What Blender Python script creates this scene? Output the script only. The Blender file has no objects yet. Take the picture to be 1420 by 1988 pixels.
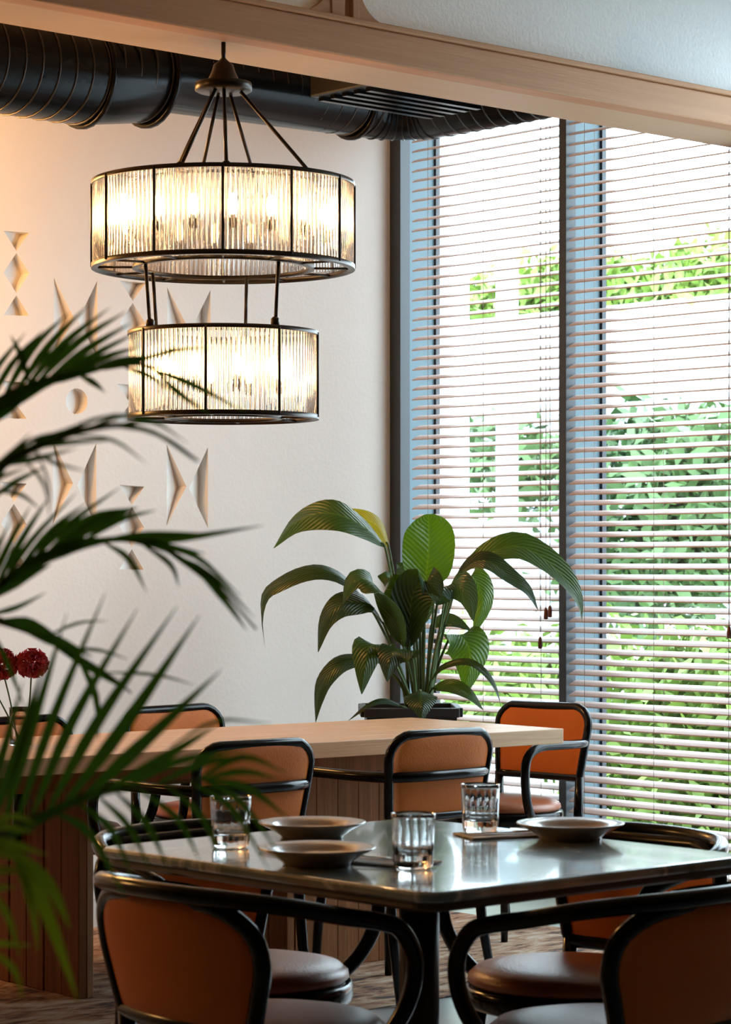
import bpy, bmesh, math, random
from mathutils import Vector, Matrix
random.seed(7)
sc = bpy.context.scene
COL = sc.collection
PI = math.pi

# ------------------------------------------------------------------ camera
F, HY, CX, H = 4898.0, 1095.0, 710.0, 1.31           # focal (px of the 1420 px wide frame), horizon row, centre column, eye height
FWD = Vector((.6691, .7432, 0)).normalized()
RGT = Vector((FWD.y, -FWD.x, 0))
CAM = Vector((-7.460, -8.045, H))
cd = bpy.data.cameras.new('camera'); cam = bpy.data.objects.new('camera', cd); COL.objects.link(cam)
cam.location = CAM
cam.rotation_euler = (PI/2, 0, math.atan2(FWD.y, FWD.x) - PI/2)
cd.sensor_fit = 'HORIZONTAL'; cd.sensor_width = 36
cd.lens = F/1420*36
cd.shift_y = (HY - 994)/1420
cd.clip_start = .1; cd.clip_end = 300
cd.dof.use_dof = True; cd.dof.focus_distance = 8.1; cd.dof.aperture_fstop = 13.5
sc.camera = cam

# ------------------------------------------------------------------ world, light, exposure
w = bpy.data.worlds.new('overcast_sky'); sc.world = w; w.use_nodes = True
bg = w.node_tree.nodes['Background']
bg.inputs[0].default_value = (.80, .92, 1.0, 1); bg.inputs[1].default_value = 10.0
sc.view_settings.view_transform = 'Standard'; sc.view_settings.look = 'None'
sc.view_settings.gamma = 1; sc.view_settings.use_curve_mapping = False
sc.view_settings.exposure = 0.0
sc.cycles.use_denoising = True
sc.cycles.max_bounces = 10; sc.cycles.diffuse_bounces = 5; sc.cycles.glossy_bounces = 4
sc.cycles.transmission_bounces = 8; sc.cycles.transparent_max_bounces = 24
sc.cycles.sample_clamp_indirect = 8; sc.cycles.caustics_reflective = False; sc.cycles.caustics_refractive = False
sc.cycles.use_light_tree = True

def area_light(name, loc, direction, sx, sy, power, color, portal=False):
    l = bpy.data.lights.new(name, 'AREA'); l.shape = 'RECTANGLE'; l.size = sx; l.size_y = sy
    l.energy = power; l.color = color
    if portal: l.cycles.is_portal = True
    o = bpy.data.objects.new(name, l); COL.objects.link(o); o.location = loc
    o.rotation_euler = Vector(direction).to_track_quat('-Z', 'Y').to_euler()
    return o
def point_light(name, loc, power, color, r=.08):
    l = bpy.data.lights.new(name, 'POINT'); l.energy = power; l.color = color; l.shadow_soft_size = r
    o = bpy.data.objects.new(name, l); COL.objects.link(o); o.location = loc
    return o
# portals only steer the sampling of the sky through the window openings
area_light('window_portal', (.32, -1.05, 1.65), (-1, 0, 0), 2.1, 3.3, 1, (1, 1, 1), True)
area_light('window_portal', (.32, -3.15, 1.65), (-1, 0, 0), 2.0, 3.3, 1, (1, 1, 1), True)
WARM = (1.0, .50, .15)
# the other pendant lamps of the dining room, further along the wall
point_light('pendant_lamp', (-3.15, -.60, 2.65), 88, WARM, .25)
point_light('pendant_lamp', (-6.0, -.9, 2.4), 70, WARM, .25)

# ------------------------------------------------------------------ pixel helpers
def at(px, py, d):
    return CAM + RGT*((px-CX)/F*d) + FWD*d + Vector((0, 0, (HY-py)/F*d))
def atz(px, py, z):
    return at(px, py, F*(H-z)/(py-HY))
def aty(px, py, y):                                     # on the plane y = const
    q = (px-CX)/F
    v = RGT*q + FWD
    d = (y-CAM.y)/v.y
    return at(px, py, d)
def atx(px, py, x):
    q = (px-CX)/F
    v = RGT*q + FWD
    return at(px, py, (x-CAM.x)/v.x)

# ------------------------------------------------------------------ materials
MATS = {}
def mat(name, col, rough=.5, metal=0., spec=.5, noise=None, bump=None, sss=0, coat=0, coord='Object', stretch=(1, 1, 1)):
    """col: rgb, noise: (scale, detail, amount 0..1, second rgb), bump: (scale, strength)"""
    m = bpy.data.materials.new(name); m.use_nodes = True; MATS[name] = m
    nt = m.node_tree; b = nt.nodes['Principled BSDF']
    b.inputs['Base Color'].default_value = (*col, 1); b.inputs['Roughness'].default_value = rough
    b.inputs['Metallic'].default_value = metal; b.inputs['Specular IOR Level'].default_value = spec
    b.inputs['Coat Weight'].default_value = coat
    if noise or bump:
        tc = nt.nodes.new('ShaderNodeTexCoord'); mp = nt.nodes.new('ShaderNodeMapping')
        nt.links.new(tc.outputs[coord], mp.inputs[0]); mp.inputs['Scale'].default_value = stretch
    if noise:
        n = nt.nodes.new('ShaderNodeTexNoise'); n.inputs['Scale'].default_value = noise[0]; n.inputs['Detail'].default_value = noise[1]
        n.inputs['Roughness'].default_value = .6
        r = nt.nodes.new('ShaderNodeValToRGB'); a = noise[2]
        r.color_ramp.elements[0].position = .5-.35*a; r.color_ramp.elements[1].position = .5+.35*a
        r.color_ramp.elements[0].color = (*col, 1); r.color_ramp.elements[1].color = (*noise[3], 1)
        nt.links.new(mp.outputs[0], n.inputs['Vector']); nt.links.new(n.outputs['Fac'], r.inputs[0]); nt.links.new(r.outputs[0], b.inputs['Base Color'])
    if bump:
        n2 = nt.nodes.new('ShaderNodeTexNoise'); n2.inputs['Scale'].default_value = bump[0]; n2.inputs['Detail'].default_value = 4
        bp = nt.nodes.new('ShaderNodeBump'); bp.inputs['Strength'].default_value = bump[1]; bp.inputs['Distance'].default_value = .01
        nt.links.new(mp.outputs[0], n2.inputs['Vector']); nt.links.new(n2.outputs['Fac'], bp.inputs['Height']); nt.links.new(bp.outputs[0], b.inputs['Normal'])
    return m

def wood(name, c1, c2, rough=.45, axis='X', scale=1.0, coat=0, spec=.4):
    st = {'X': (1.2, 22, 22), 'Y': (22, 1.2, 22), 'Z': (22, 22, 1.2)}[axis]
    return mat(name, c1, rough, spec=spec, noise=(1.6*scale, 6, .8, c2), bump=(5*scale, .12), stretch=st, coat=coat)

plaster = mat('lime_plaster', (.87, .83, .78), .85, noise=(3, 5, 1, (.82, .78, .73)), bump=(60, .12))
ceil_m = mat('ceiling_paint', (.62, .48, .34), .8, noise=(4, 3, 1, (.58, .45, .32)))
dimwall = mat('dark_wall_paint', (.16, .12, .09), .8, noise=(3, 3, 1, (.14, .1, .08)))
beam_m = wood('oak_beam', (.52, .275, .14), (.43, .215, .105), .5, 'X', spec=.25)
soffit_m = wood('oak_soffit', (.55, .38, .24), (.5, .34, .2), .5, 'X')
frost = mat('frosted_panel', (.86, .88, .88), .6, noise=(55, 3, .8, (.78, .81, .82)), bump=(70, .35))
floor_m = mat('grey_stone_floor', (.34, .36, .37), .22, noise=(5, 6, 1, (.27, .29, .30)), bump=(30, .05))
table_oak = wood('oak_table', (.56, .345, .18), (.42, .235, .11), .38, 'X')
plank_m = wood('brown_plank', (.27, .105, .034), (.12, .043, .013), .6, 'Z', spec=.12)
plank_lit = wood('brown_plank_lit', (.34, .17, .075), (.26, .12, .05), .5, 'Z')  # paler plank copy: light on the trestle's end face put into the colour
black_wood = mat('black_lacquered_wood', (.003, .003, .004), .16, spec=.22, noise=(20, 2, 1, (.006, .006, .006)), coat=0)
leather = mat('tan_leather', (.60, .165, .028), .48, spec=.12, noise=(6, 4, 1, (.53, .14, .024)), bump=(160, .12))
leather_seat = mat('brown_leather', (.34, .10, .04), .36, noise=(6, 4, 1, (.28, .08, .03)), bump=(160, .12))
black_metal = mat('black_metal', (.012, .012, .013), .4, metal=.2, noise=(30, 2, 1, (.018, .018, .018)))
duct_m = mat('black_duct_metal', (.004, .004, .005), .22, metal=0, spec=.16, noise=(8, 3, 1, (.006, .006, .006)), bump=(14, .03))
rib_m = mat('duct_rib_shine', (.07, .06, .055), .3, metal=.8, noise=(8, 3, 1, (.05, .045, .04)))  # paler than the duct pipe: rib highlights put into the colour
bronze = mat('bronze_metal', (.030, .020, .014), .32, metal=.6, noise=(40, 2, 1, (.022, .015, .01)))
frame_blue = mat('blue_grey_frame', (.085, .145, .175), .5, noise=(8, 3, 1, (.075, .13, .155)))
frame_dark = mat('dark_frame', (.020, .026, .034), .4, noise=(10, 2, 1, (.025, .03, .04)))
slat_m = mat('rosewood_slat', (.56, .45, .41), .42, noise=(2, 4, .8, (.50, .38, .34)), stretch=(30, 1, 30))
cord_m = mat('beige_cord', (.30, .24, .20), .8, noise=(90, 2, 1, (.26, .2, .17)))
tassel_m = mat('tassel_wood', (.17, .045, .02), .4, noise=(30, 2, 1, (.13, .035, .016)))
plate_m = mat('taupe_glaze', (.46, .33, .235), .22, noise=(25, 4, .8, (.40, .28, .19)), coat=.3)
napkin_m = mat('linen_napkin', (.82, .79, .75), .9, noise=(60, 2, 1, (.76, .73, .69)), bump=(220, .3))
steel = mat('steel_cutlery', (.75, .70, .64), .18, metal=1, noise=(20, 2, 1, (.70, .66, .6)))
pot_m = mat('black_planter', (.012, .011, .011), .45, noise=(20, 2, 1, (.018, .016, .016)))
soil_m = mat('soil', (.05, .03, .02), .95, noise=(30, 4, 1, (.025, .016, .01)), bump=(30, .8))
petiole_m = mat('petiole_green', (.06, .115, .022), .4, noise=(10, 2, 1, (.045, .085, .018)))
palm_m = mat('palm_leaf', (.030, .105, .008), .38, spec=.35, noise=(4, 3, 1, (.02, .075, .006)))
palm_bright = mat('palm_leaf_young', (.22, .42, .02), .38, noise=(4, 3, 1, (.15, .34, .015)))
rachis_m = mat('palm_stalk', (.12, .13, .035), .45, noise=(12, 2, 1, (.09, .10, .03)))
petal_m = mat('crimson_petal', (.30, .012, .04), .6, noise=(25, 3, 1, (.48, .07, .11)))
white_wall = mat('white_render', (.82, .84, .86), .8, noise=(2, 3, 1, (.78, .80, .83)))
paving = mat('pale_paving', (.55, .56, .56), .8, noise=(3, 4, 1, (.48, .5, .5)))
hedge_m = mat('hedge_leaf', (.13, .24, .035), .5, noise=(1.4, 3, 1, (.24, .34, .05)))
hedge_dark = mat('hedge_leaf_dark', (.04, .10, .03), .5, noise=(1.4, 3, 1, (.10, .18, .045)))
brick_m = mat('terracotta', (.5, .27, .18), .8, noise=(3, 3, 1, (.42, .22, .15)))
pole_m = mat('pale_blue_metal', (.55, .66, .72), .5, noise=(4, 2, 1, (.5, .6, .68)))

def mk_nodes(name):
    m = bpy.data.materials.new(name); m.use_nodes = True; nt = m.node_tree
    for n in list(nt.nodes):
        if n.type != 'OUTPUT_MATERIAL': nt.nodes.remove(n)
    return m, nt, nt.nodes['Material Output']
def N(nt, t, **kw):
    n = nt.nodes.new(t)
    for k, v in kw.items(): n.inputs[k].default_value = v
    return n
# thin window glass
pane_m, nt, out = mk_nodes('window_glass')
tr = N(nt, 'ShaderNodeBsdfTransparent', Color=(.93, .97, .98, 1)); gl = N(nt, 'ShaderNodeBsdfGlossy', Roughness=.02)
fr = N(nt, 'ShaderNodeFresnel', IOR=1.45); mx = nt.nodes.new('ShaderNodeMixShader')
gm_ = nt.nodes.new('ShaderNodeNewGeometry'); ff = nt.nodes.new('ShaderNodeMath'); ff.operation = 'SUBTRACT'; ff.inputs[0].default_value = 1
fm = nt.nodes.new('ShaderNodeMath'); fm.operation = 'MULTIPLY'; nt.links.new(gm_.outputs['Backfacing'], ff.inputs[1])
nt.links.new(fr.outputs[0], fm.inputs[0]); nt.links.new(ff.outputs[0], fm.inputs[1]); nt.links.new(fm.outputs[0], mx.inputs[0]); nt.links.new(tr.outputs[0], mx.inputs[1]); nt.links.new(gl.outputs[0], mx.inputs[2]); nt.links.new(mx.outputs[0], out.inputs[0])
# frosted transom glass: lets the daylight behind it through
nt = frost.node_tree; b = nt.nodes['Principled BSDF']; out = nt.nodes['Material Output']
tl = N(nt, 'ShaderNodeBsdfTranslucent', Color=(.90, .93, .94, 1)); mx = N(nt, 'ShaderNodeMixShader', Fac=.3)
nt.links.new(b.outputs[0], mx.inputs[1]); nt.links.new(tl.outputs[0], mx.inputs[2]); nt.links.new(mx.outputs[0], out.inputs[0])
# chandelier rods: ribbed glass, partly diffusing
rod_m, nt, out = mk_nodes('ribbed_glass')
tr = N(nt, 'ShaderNodeBsdfTransparent', Color=(.95, .95, .95, 1)); tl = N(nt, 'ShaderNodeBsdfTranslucent', Color=(.95, .93, .90, 1))
df = N(nt, 'ShaderNodeBsdfDiffuse', Color=(.85, .84, .83, 1))
gl = N(nt, 'ShaderNodeBsdfGlass', Roughness=.03, IOR=1.45)
m1 = N(nt, 'ShaderNodeMixShader', Fac=.04); m2 = N(nt, 'ShaderNodeMixShader', Fac=.5); m3 = N(nt, 'ShaderNodeMixShader', Fac=.25)
nt.links.new(tl.outputs[0], m3.inputs[1]); nt.links.new(df.outputs[0], m3.inputs[2])
nt.links.new(tr.outputs[0], m2.inputs[1]); nt.links.new(gl.outputs[0], m2.inputs[2])
nt.links.new(m2.outputs[0], m1.inputs[1]); nt.links.new(m3.outputs[0], m1.inputs[2]); nt.links.new(m1.outputs[0], out.inputs[0])
# bulbs
def bulb_mat(name, st):
    m, nt, out = mk_nodes(name)
    em = N(nt, 'ShaderNodeEmission', Color=(1.0, .58, .24, 1), Strength=st); nt.links.new(em.outputs[0], out.inputs[0]); return m
bulb_m = bulb_mat('lit_bulb', 42.0); bulb_small = bulb_mat('lit_small_bulb', 28.0)
# drinking glass
glass_m = bpy.data.materials.new('tumbler_glass'); glass_m.use_nodes = True
b = glass_m.node_tree.nodes['Principled BSDF']; b.inputs['Transmission Weight'].default_value = 1; b.inputs['Roughness'].default_value = .01; b.inputs['IOR'].default_value = 1.48
# marble
marble = mat('green_grey_marble', (.2, .23, .235), .13, coat=.4)
nt = marble.node_tree; b = nt.nodes['Principled BSDF']
tc = nt.nodes.new('ShaderNodeTexCoord'); nz = N(nt, 'ShaderNodeTexNoise', Scale=2.2, Detail=9, Distortion=1.8)
nz2 = N(nt, 'ShaderNodeTexNoise', Scale=6, Detail=6, Distortion=.6)
cr = nt.nodes.new('ShaderNodeValToRGB'); e = cr.color_ramp.elements
e[0].position = .36; e[0].color = (.11, .17, .20, 1); e[1].position = .66; e[1].color = (.38, .48, .53, 1)
v = e.new(.50); v.color = (.22, .29, .32, 1); v = e.new(.53); v.color = (.55, .58, .58, 1); v = e.new(.56); v.color = (.25, .30, .31, 1)
nt.links.new(tc.outputs['Object'], nz.inputs['Vector']); nt.links.new(nz.outputs['Fac'], cr.inputs[0]); nt.links.new(cr.outputs[0], b.inputs['Base Color'])
# distressed rug
rug_m = mat('distressed_rug', (.3, .2, .15), .95)
nt = rug_m.node_tree; b = nt.nodes['Principled BSDF']
tc = nt.nodes.new('ShaderNodeTexCoord'); mp = nt.nodes.new('ShaderNodeMapping'); mp.inputs['Scale'].default_value = (3.2, 8, 1)
nz = N(nt, 'ShaderNodeTexNoise', Scale=2.4, Detail=8, Distortion=1.2, Roughness=.7)
vo = N(nt, 'ShaderNodeTexVoronoi', Scale=2.2); mxr = nt.nodes.new('ShaderNodeMath'); mxr.operation = 'MULTIPLY_ADD'; mxr.inputs[1].default_value = .28
cr = nt.nodes.new('ShaderNodeValToRGB'); e = cr.color_ramp.elements
e[0].position = .50; e[0].color = (.03, .02, .016, 1); e[1].position = .78; e[1].color = (.40, .31, .23, 1)
v = e.new(.58); v.color = (.20, .085, .04, 1); v = e.new(.66); v.color = (.30, .17, .09, 1)
bp = nt.nodes.new('ShaderNodeBump'); bp.inputs['Strength'].default_value = .5
nt.links.new(tc.outputs['Object'], mp.inputs[0]); nt.links.new(mp.outputs[0], nz.inputs['Vector']); nt.links.new(mp.outputs[0], vo.inputs['Vector'])
nt.links.new(vo.outputs['Distance'], mxr.inputs[0]); nt.links.new(nz.outputs['Fac'], mxr.inputs[2]); nt.links.new(mxr.outputs[0], cr.inputs[0])
nt.links.new(cr.outputs[0], b.inputs['Base Color']); nt.links.new(nz.outputs['Fac'], bp.inputs['Height']); nt.links.new(bp.outputs[0], b.inputs['Normal'])

def leaf_material(name, c, vein, trans, rough=.3):
    m, nt, out = mk_nodes(name)
    uv = nt.nodes.new('ShaderNodeUVMap'); sx = nt.nodes.new('ShaderNodeSeparateXYZ'); nt.links.new(uv.outputs[0], sx.inputs[0])
    ab = nt.nodes.new('ShaderNodeMath'); ab.operation = 'ABSOLUTE'
    sb = nt.nodes.new('ShaderNodeMath'); sb.operation = 'SUBTRACT'; sb.inputs[1].default_value = .5
    nt.links.new(sx.outputs[0], sb.inputs[0]); nt.links.new(sb.outputs[0], ab.inputs[0])
    ma = nt.nodes.new('ShaderNodeMath'); ma.operation = 'MULTIPLY_ADD'; ma.inputs[1].default_value = -.55
    nt.links.new(ab.outputs[0], ma.inputs[0]); nt.links.new(sx.outputs[1], ma.inputs[2])
    sc_ = nt.nodes.new('ShaderNodeMath'); sc_.operation = 'MULTIPLY'; sc_.inputs[1].default_value = 100
    nt.links.new(ma.outputs[0], sc_.inputs[0])
    sn = nt.nodes.new('ShaderNodeMath'); sn.operation = 'SINE'; nt.links.new(sc_.outputs[0], sn.inputs[0])
    cr = nt.nodes.new('ShaderNodeValToRGB'); cr.color_ramp.elements[0].position = .0; cr.color_ramp.elements[1].position = .9
    cr.color_ramp.elements[0].color = (*c, 1); cr.color_ramp.elements[1].color = (*vein, 1)
    nt.links.new(sn.outputs[0], cr.inputs[0])
    mid = nt.nodes.new('ShaderNodeMath'); mid.operation = 'LESS_THAN'; mid.inputs[1].default_value = .022; nt.links.new(ab.outputs[0], mid.inputs[0])
    mc = nt.nodes.new('ShaderNodeMix'); mc.data_type = 'RGBA'; nt.links.new(mid.outputs[0], mc.inputs[0]); nt.links.new(cr.outputs[0], mc.inputs[6])
    mc.inputs[7].default_value = (min(1, vein[0]*1.7), min(1, vein[1]*1.5), vein[2], 1)
    bp = nt.nodes.new('ShaderNodeBump'); bp.inputs['Strength'].default_value = .35; bp.inputs['Distance'].default_value = .004; nt.links.new(sn.outputs[0], bp.inputs['Height'])
    p = N(nt, 'ShaderNodeBsdfPrincipled', Roughness=rough); nt.links.new(mc.outputs[2], p.inputs['Base Color']); nt.links.new(bp.outputs[0], p.inputs['Normal'])
    t = N(nt, 'ShaderNodeBsdfTranslucent'); t.inputs[0].default_value = (c[0]*3.0+.10, c[1]*2.6+.12, c[2]*.8, 1)
    mx = N(nt, 'ShaderNodeMixShader', Fac=trans); nt.links.new(p.outputs[0], mx.inputs[1]); nt.links.new(t.outputs[0], mx.inputs[2]); nt.links.new(mx.outputs[0], out.inputs[0])
    return m
for m_, c_ in ((palm_m, (.08, .22, .012)), (palm_bright, (.40, .60, .02))):
    nt = m_.node_tree; b = nt.nodes['Principled BSDF']; out = nt.nodes['Material Output']
    tl = N(nt, 'ShaderNodeBsdfTranslucent', Color=(*c_, 1)); mx = N(nt, 'ShaderNodeMixShader', Fac=.22)
    nt.links.new(b.outputs[0], mx.inputs[1]); nt.links.new(tl.outputs[0], mx.inputs[2]); nt.links.new(mx.outputs[0], out.inputs[0])
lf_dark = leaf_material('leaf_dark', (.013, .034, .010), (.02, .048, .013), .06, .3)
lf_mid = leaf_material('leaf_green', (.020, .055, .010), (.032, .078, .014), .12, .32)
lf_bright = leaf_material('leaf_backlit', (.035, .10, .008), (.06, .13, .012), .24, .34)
lf_yellow = leaf_material('leaf_yellowing', (.22, .20, .02), (.30, .24, .03), .4, .35)
lf_sheen = leaf_material('leaf_sheen', (.035, .075, .045), (.015, .035, .025), .1, .16)  # glossy leaf, with the bluish sheen of reflected light in its colour

# ------------------------------------------------------------------ mesh helpers
def cat_rom(pts, n):
    P = [Vector(p) for p in pts]
    if len(P) == 2: return [P[0].lerp(P[1], i/n) for i in range(n+1)]
    P = [P[0]*2-P[1]] + P + [P[-1]*2-P[-2]]
    segs = len(P)-3; out = []
    for i in range(n+1):
        s = i/n*segs; k = min(int(s), segs-1); t = s-k
        a, b_, c, d = P[k:k+4]
        out.append(.5*((2*b_)+(c-a)*t+(2*a-5*b_+4*c-d)*t*t+(3*b_-a-3*c+d)*t**3))
    return out
class MB:
    def __init__(s): s.v = []; s.f = []; s.sm = []; s.uv = {}
    def add(s, vs, fs, smooth=False):
        o = len(s.v); s.v += [Vector(v) for v in vs]
        for f in fs: s.f.append(tuple(i+o for i in f)); s.sm.append(smooth)
        return s
    def box(s, lo, hi, bev=0):
        x0, y0, z0 = lo; x1, y1, z1 = hi
        if bev <= 0:
            s.add([(x0,y0,z0),(x1,y0,z0),(x1,y1,z0),(x0,y1,z0),(x0,y0,z1),(x1,y0,z1),(x1,y1,z1),(x0,y1,z1)],
                  [(0,3,2,1),(4,5,6,7),(0,1,5,4),(1,2,6,5),(2,3,7,6),(3,0,4,7)])
        else:
            bm = bmesh.new(); r = bmesh.ops.create_cube(bm, size=1)
            for v in bm.verts: v.co = Vector(((x0+x1)/2+v.co.x*(x1-x0), (y0+y1)/2+v.co.y*(y1-y0), (z0+z1)/2+v.co.z*(z1-z0)))
            bmesh.ops.bevel(bm, geom=list(bm.edges), offset=bev, segments=2, affect='EDGES', profile=.5)
            bm.verts.ensure_lookup_table(); bm.faces.ensure_lookup_table()
            s.add([v.co.copy() for v in bm.verts], [tuple(v.index for v in f.verts) for f in bm.faces]); bm.free()
        return s
    def tube(s, pts, r, n=8, cap=True, flat=1.0):
        P = [Vector(p) for p in pts]; rs = r if isinstance(r, (list, tuple)) else [r]*len(P)
        o = len(s.v); T0 = (P[1]-P[0]).normalized()
        up = Vector((0, 0, 1)) if abs(T0.z) < .9 else Vector((1, 0, 0))
        nx = T0.cross(up).normalized(); vs = []; fs = []
        for i, p in enumerate(P):
            T = ((P[min(i+1, len(P)-1)]-P[max(i-1, 0)])).normalized()
            nx = (nx - T*nx.dot(T)).normalized(); ny = T.cross(nx)
            for k in range(n):
                a = 2*PI*k/n; vs.append(p + nx*math.cos(a)*rs[i] + ny*math.sin(a)*rs[i]*flat)
        for i in range(len(P)-1):
            for k in range(n):
                a = i*n+k; b_ = i*n+(k+1) % n; fs.append((a, b_, b_+n, a+n))
        if cap: fs.append(tuple(range(n-1, -1, -1))); fs.append(tuple((len(P)-1)*n+k for k in range(n)))
        return s.add(vs, fs, True)
    def lathe(s, prof, n=24, c=(0, 0, 0), cap=True):
        vs = []; fs = []; m = len(prof)
        for (r, z) in prof:
            for k in range(n):
                a = 2*PI*k/n; vs.append((c[0]+r*math.cos(a), c[1]+r*math.sin(a), c[2]+z))
        for i in range(m-1):
            for k in range(n):
                a = i*n+k; b_ = i*n+(k+1) % n; fs.append((a, b_, b_+n, a+n))
        if cap:
            fs.append(tuple(range(n-1, -1, -1))); fs.append(tuple((m-1)*n+k for k in range(n)))
        return s.add(vs, fs, True)
    def ring(s, R, r0, z0, z1, n=64):               # flat hoop: radii r0..R
        return s.lathe([(R, z0), (R, z1), (r0, z1), (r0, z0), (R, z0)], n, cap=False)
    def build(s, name, m, parent=None, off=None):
        me = bpy.data.meshes.new(name)
        vs = [v-off for v in s.v] if off is not None else s.v
        me.from_pydata([tuple(v) for v in vs], [], s.f)
        me.polygons.foreach_set('use_smooth', s.sm)
        if s.uv:
            uvl = me.uv_layers.new(name='UVMap')
            for l in me.loops: uvl.data[l.index].uv = s.uv.get(l.vertex_index, (0, 0))
        me.materials.append(m); me.update()
        o = bpy.data.objects.new(name, me); COL.objects.link(o)
        if parent: o.parent = parent
        return o
def autosmooth(o, ang=35):
    me = o.data
    try: me.set_sharp_from_angle(angle=math.radians(ang))
    except Exception: pass
    return o
def tag(o, label=None, cat=None, group=None, kind=None):
    if label: o['label'] = label
    if cat: o['category'] = cat
    if group: o['group'] = group
    if kind: o['kind'] = kind
    return o
def thing(name, label, cat, loc=(0, 0, 0), rz=0, group=None):
    o = bpy.data.objects.new(name, None); COL.objects.link(o); o.location = loc; o.rotation_euler = (0, 0, rz); o.empty_display_size = .1
    return tag(o, label, cat, group)
def dup(root, loc, rz, label, group=None):
    def cp(o, p):
        c = o.copy(); COL.objects.link(c); c.parent = p
        for ch in list(o.children): cp(ch, c)
        return c
    r = cp(root, None); r.location = loc; r.rotation_euler = (0, 0, rz); tag(r, label, None, group)
    return r
def struct(name, mb, m, parent=None):
    o = mb.build(name, m, parent)
    if parent is None: o['kind'] = 'structure'
    return o

# ================================================================== ROOM SHELL
ZC = 3.6
struct('floor', MB().box((-12.2, -12.2, -.12), (.2, .2, 0)), floor_m)
struct('ceiling', MB().box((-12.2, -12.2, ZC), (.2, .2, ZC+.15)), ceil_m)
struct('wall_left', MB().box((-12.2, -12.2, 0), (-12, .2, ZC)), dimwall)
struct('wall_front', MB().box((-12, -12.2, 0), (.2, -12, ZC)), dimwall)

# --- plaster wall at the back (plane y = 0) with wedge-shaped recesses cut in
def wp(px, py):
    p = aty(px, py, 0); return (p.x, p.z)
polys = []
def poly(*pts): polys.append([wp(*p) for p in pts])
def hourcol(cx, t, w_=25, k=0):                       # triangle down, diamond, triangle up
    s = k/100.
    poly((cx-w_, t), (cx+w_, t+4), (cx, t+39))
    poly((cx, t+43), (cx+w_, t+83), (cx, t+121), (cx-w_, t+81))
    poly((cx, t+125), (cx+w_-1, t+165), (cx-w_, t+164))
def pair(xl, t, h, wl=39, gap=84):
    poly((xl, t), (xl+wl, t+h*.5+2), (xl, t+h))
    poly((xl+gap, t+5), (xl+gap, t+h+4), (xl+gap-37, t+h*.5+6))
hourcol(32, 448); hourcol(258, 545); hourcol(-190, 352)
pair(105, 540, 150); pair(325, 558, 147); pair(-115, 522, 155)
def midcol(cx, t):
    poly((cx-25, t), (cx+25, t+3), (cx, t+36)); poly((cx, t+40), (cx+25, t+74), (cx-25, t+73))
midcol(27, 739); midcol(252, 745)
def circ(cx, cy, r):
    polys.append([wp(cx+r*.85*math.cos(a), cy+r*math.sin(a)) for a in [2*PI*k/22 for k in range(22)]])
circ(149, 779, 25); circ(365, 792, 24)
hourcol(27, 935); hourcol(256, 941, 24)
pair(103, 855, 163); pair(324, 863, 158, 38, 80); pair(-118, 846, 168)
bm = bmesh.new()
X0, X1 = -12.0, .0
def loop(pts, y=0.):
    vs = [bm.verts.new((x, y, z)) for x, z in pts]
    return vs, [bm.edges.new((vs[i], vs[(i+1) % len(vs)])) for i in range(len(vs))]
ov, oe = loop([(X0, 0), (X1, 0), (X1, ZC), (X0, ZC)])
alle = list(oe); loops = []
for p in polys:
    v_, e_ = loop(p); loops.append((p, v_)); alle += e_
bmesh.ops.triangle_fill(bm, edges=alle, use_beauty=True, use_dissolve=False)
# drop any face filled inside a recess outline
def inside(pt, pg):
    x, z = pt; c = False; n = len(pg)
    for i in range(n):
        x1, z1 = pg[i]; x2, z2 = pg[(i+1) % n]
        if (z1 > z) != (z2 > z) and x < (x2-x1)*(z-z1)/(z2-z1)+x1: c = not c
    return c
kill = []
for f in bm.faces:
    c = f.calc_center_median()
    if any(inside((c.x, c.z), p) for p in polys): kill.append(f)
bmesh.ops.delete(bm, geom=kill, context='FACES_ONLY')
for p, v_ in loops:
    xs = [q[0] for q in p]; x0, x1 = min(xs), max(xs)
    back = [bm.verts.new((x, .004+.052*(x-x0)/(x1-x0), z)) for x, z in p]
    bm.faces.new(back); n = len(p)
    for i in range(n):
        bm.faces.new((v_[i], v_[(i+1) % n], back[(i+1) % n], back[i]))
# outer shell behind so the wall has thickness
bv = [bm.verts.new(c) for c in [(X0, .2, 0), (X1+.2, .2, 0), (X1+.2, .2, ZC), (X0, .2, ZC)]]
bm.faces.new(bv)
bmesh.ops.recalc_face_normals(bm, faces=bm.faces)
me = bpy.data.meshes.new('wall_back'); bm.to_mesh(me); bm.free(); me.materials.append(plaster)
o = bpy.data.objects.new('wall_back', me); COL.objects.link(o); o['kind'] = 'structure'

# --- window wall (plane x = 0)
YP = [0.0]                                             # mullion positions along the wall
y1 = atx(1113, 1000, -.035).y; y0 = atx(1099, 1000, -.035).y
ycorner = atx(791, 1000, -.035).y
bayw = abs(y1-ycorner)
YS = -4.15                                             # the glazing ends here, plain wall from there on
struct('wall_right', MB().box((0, -12.2, 0), (.2, YS, ZC)).box((0, YS, 3.3), (.2, 0, ZC)).box((0, YS, -.12), (.2, 0, .04)), white_wall)
def mullion(ya, yb, name):
    """ya > yb: deep blue-grey post with a black cap on the room side and a dark glazing bead at the glass"""
    f = MB().box((-.02, yb, .04), (.125, ya, 3.3)).build(name, frame_blue); f['kind'] = 'structure'
    MB().box((-.075, yb, .04), (-.0205, ya, 3.3)).build('post_cap', frame_dark, f)
    MB().box((.126, yb-.012, .04), (.15, ya+.012, 3.3)).build('glazing_bead', frame_dark, f)
    return f
mullion(.02, ycorner, 'trim_1')
mullion(y0, y1, 'trim_2')
pw = y0-y1
ys = [(ycorner, y0)]
yy = y1
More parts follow.
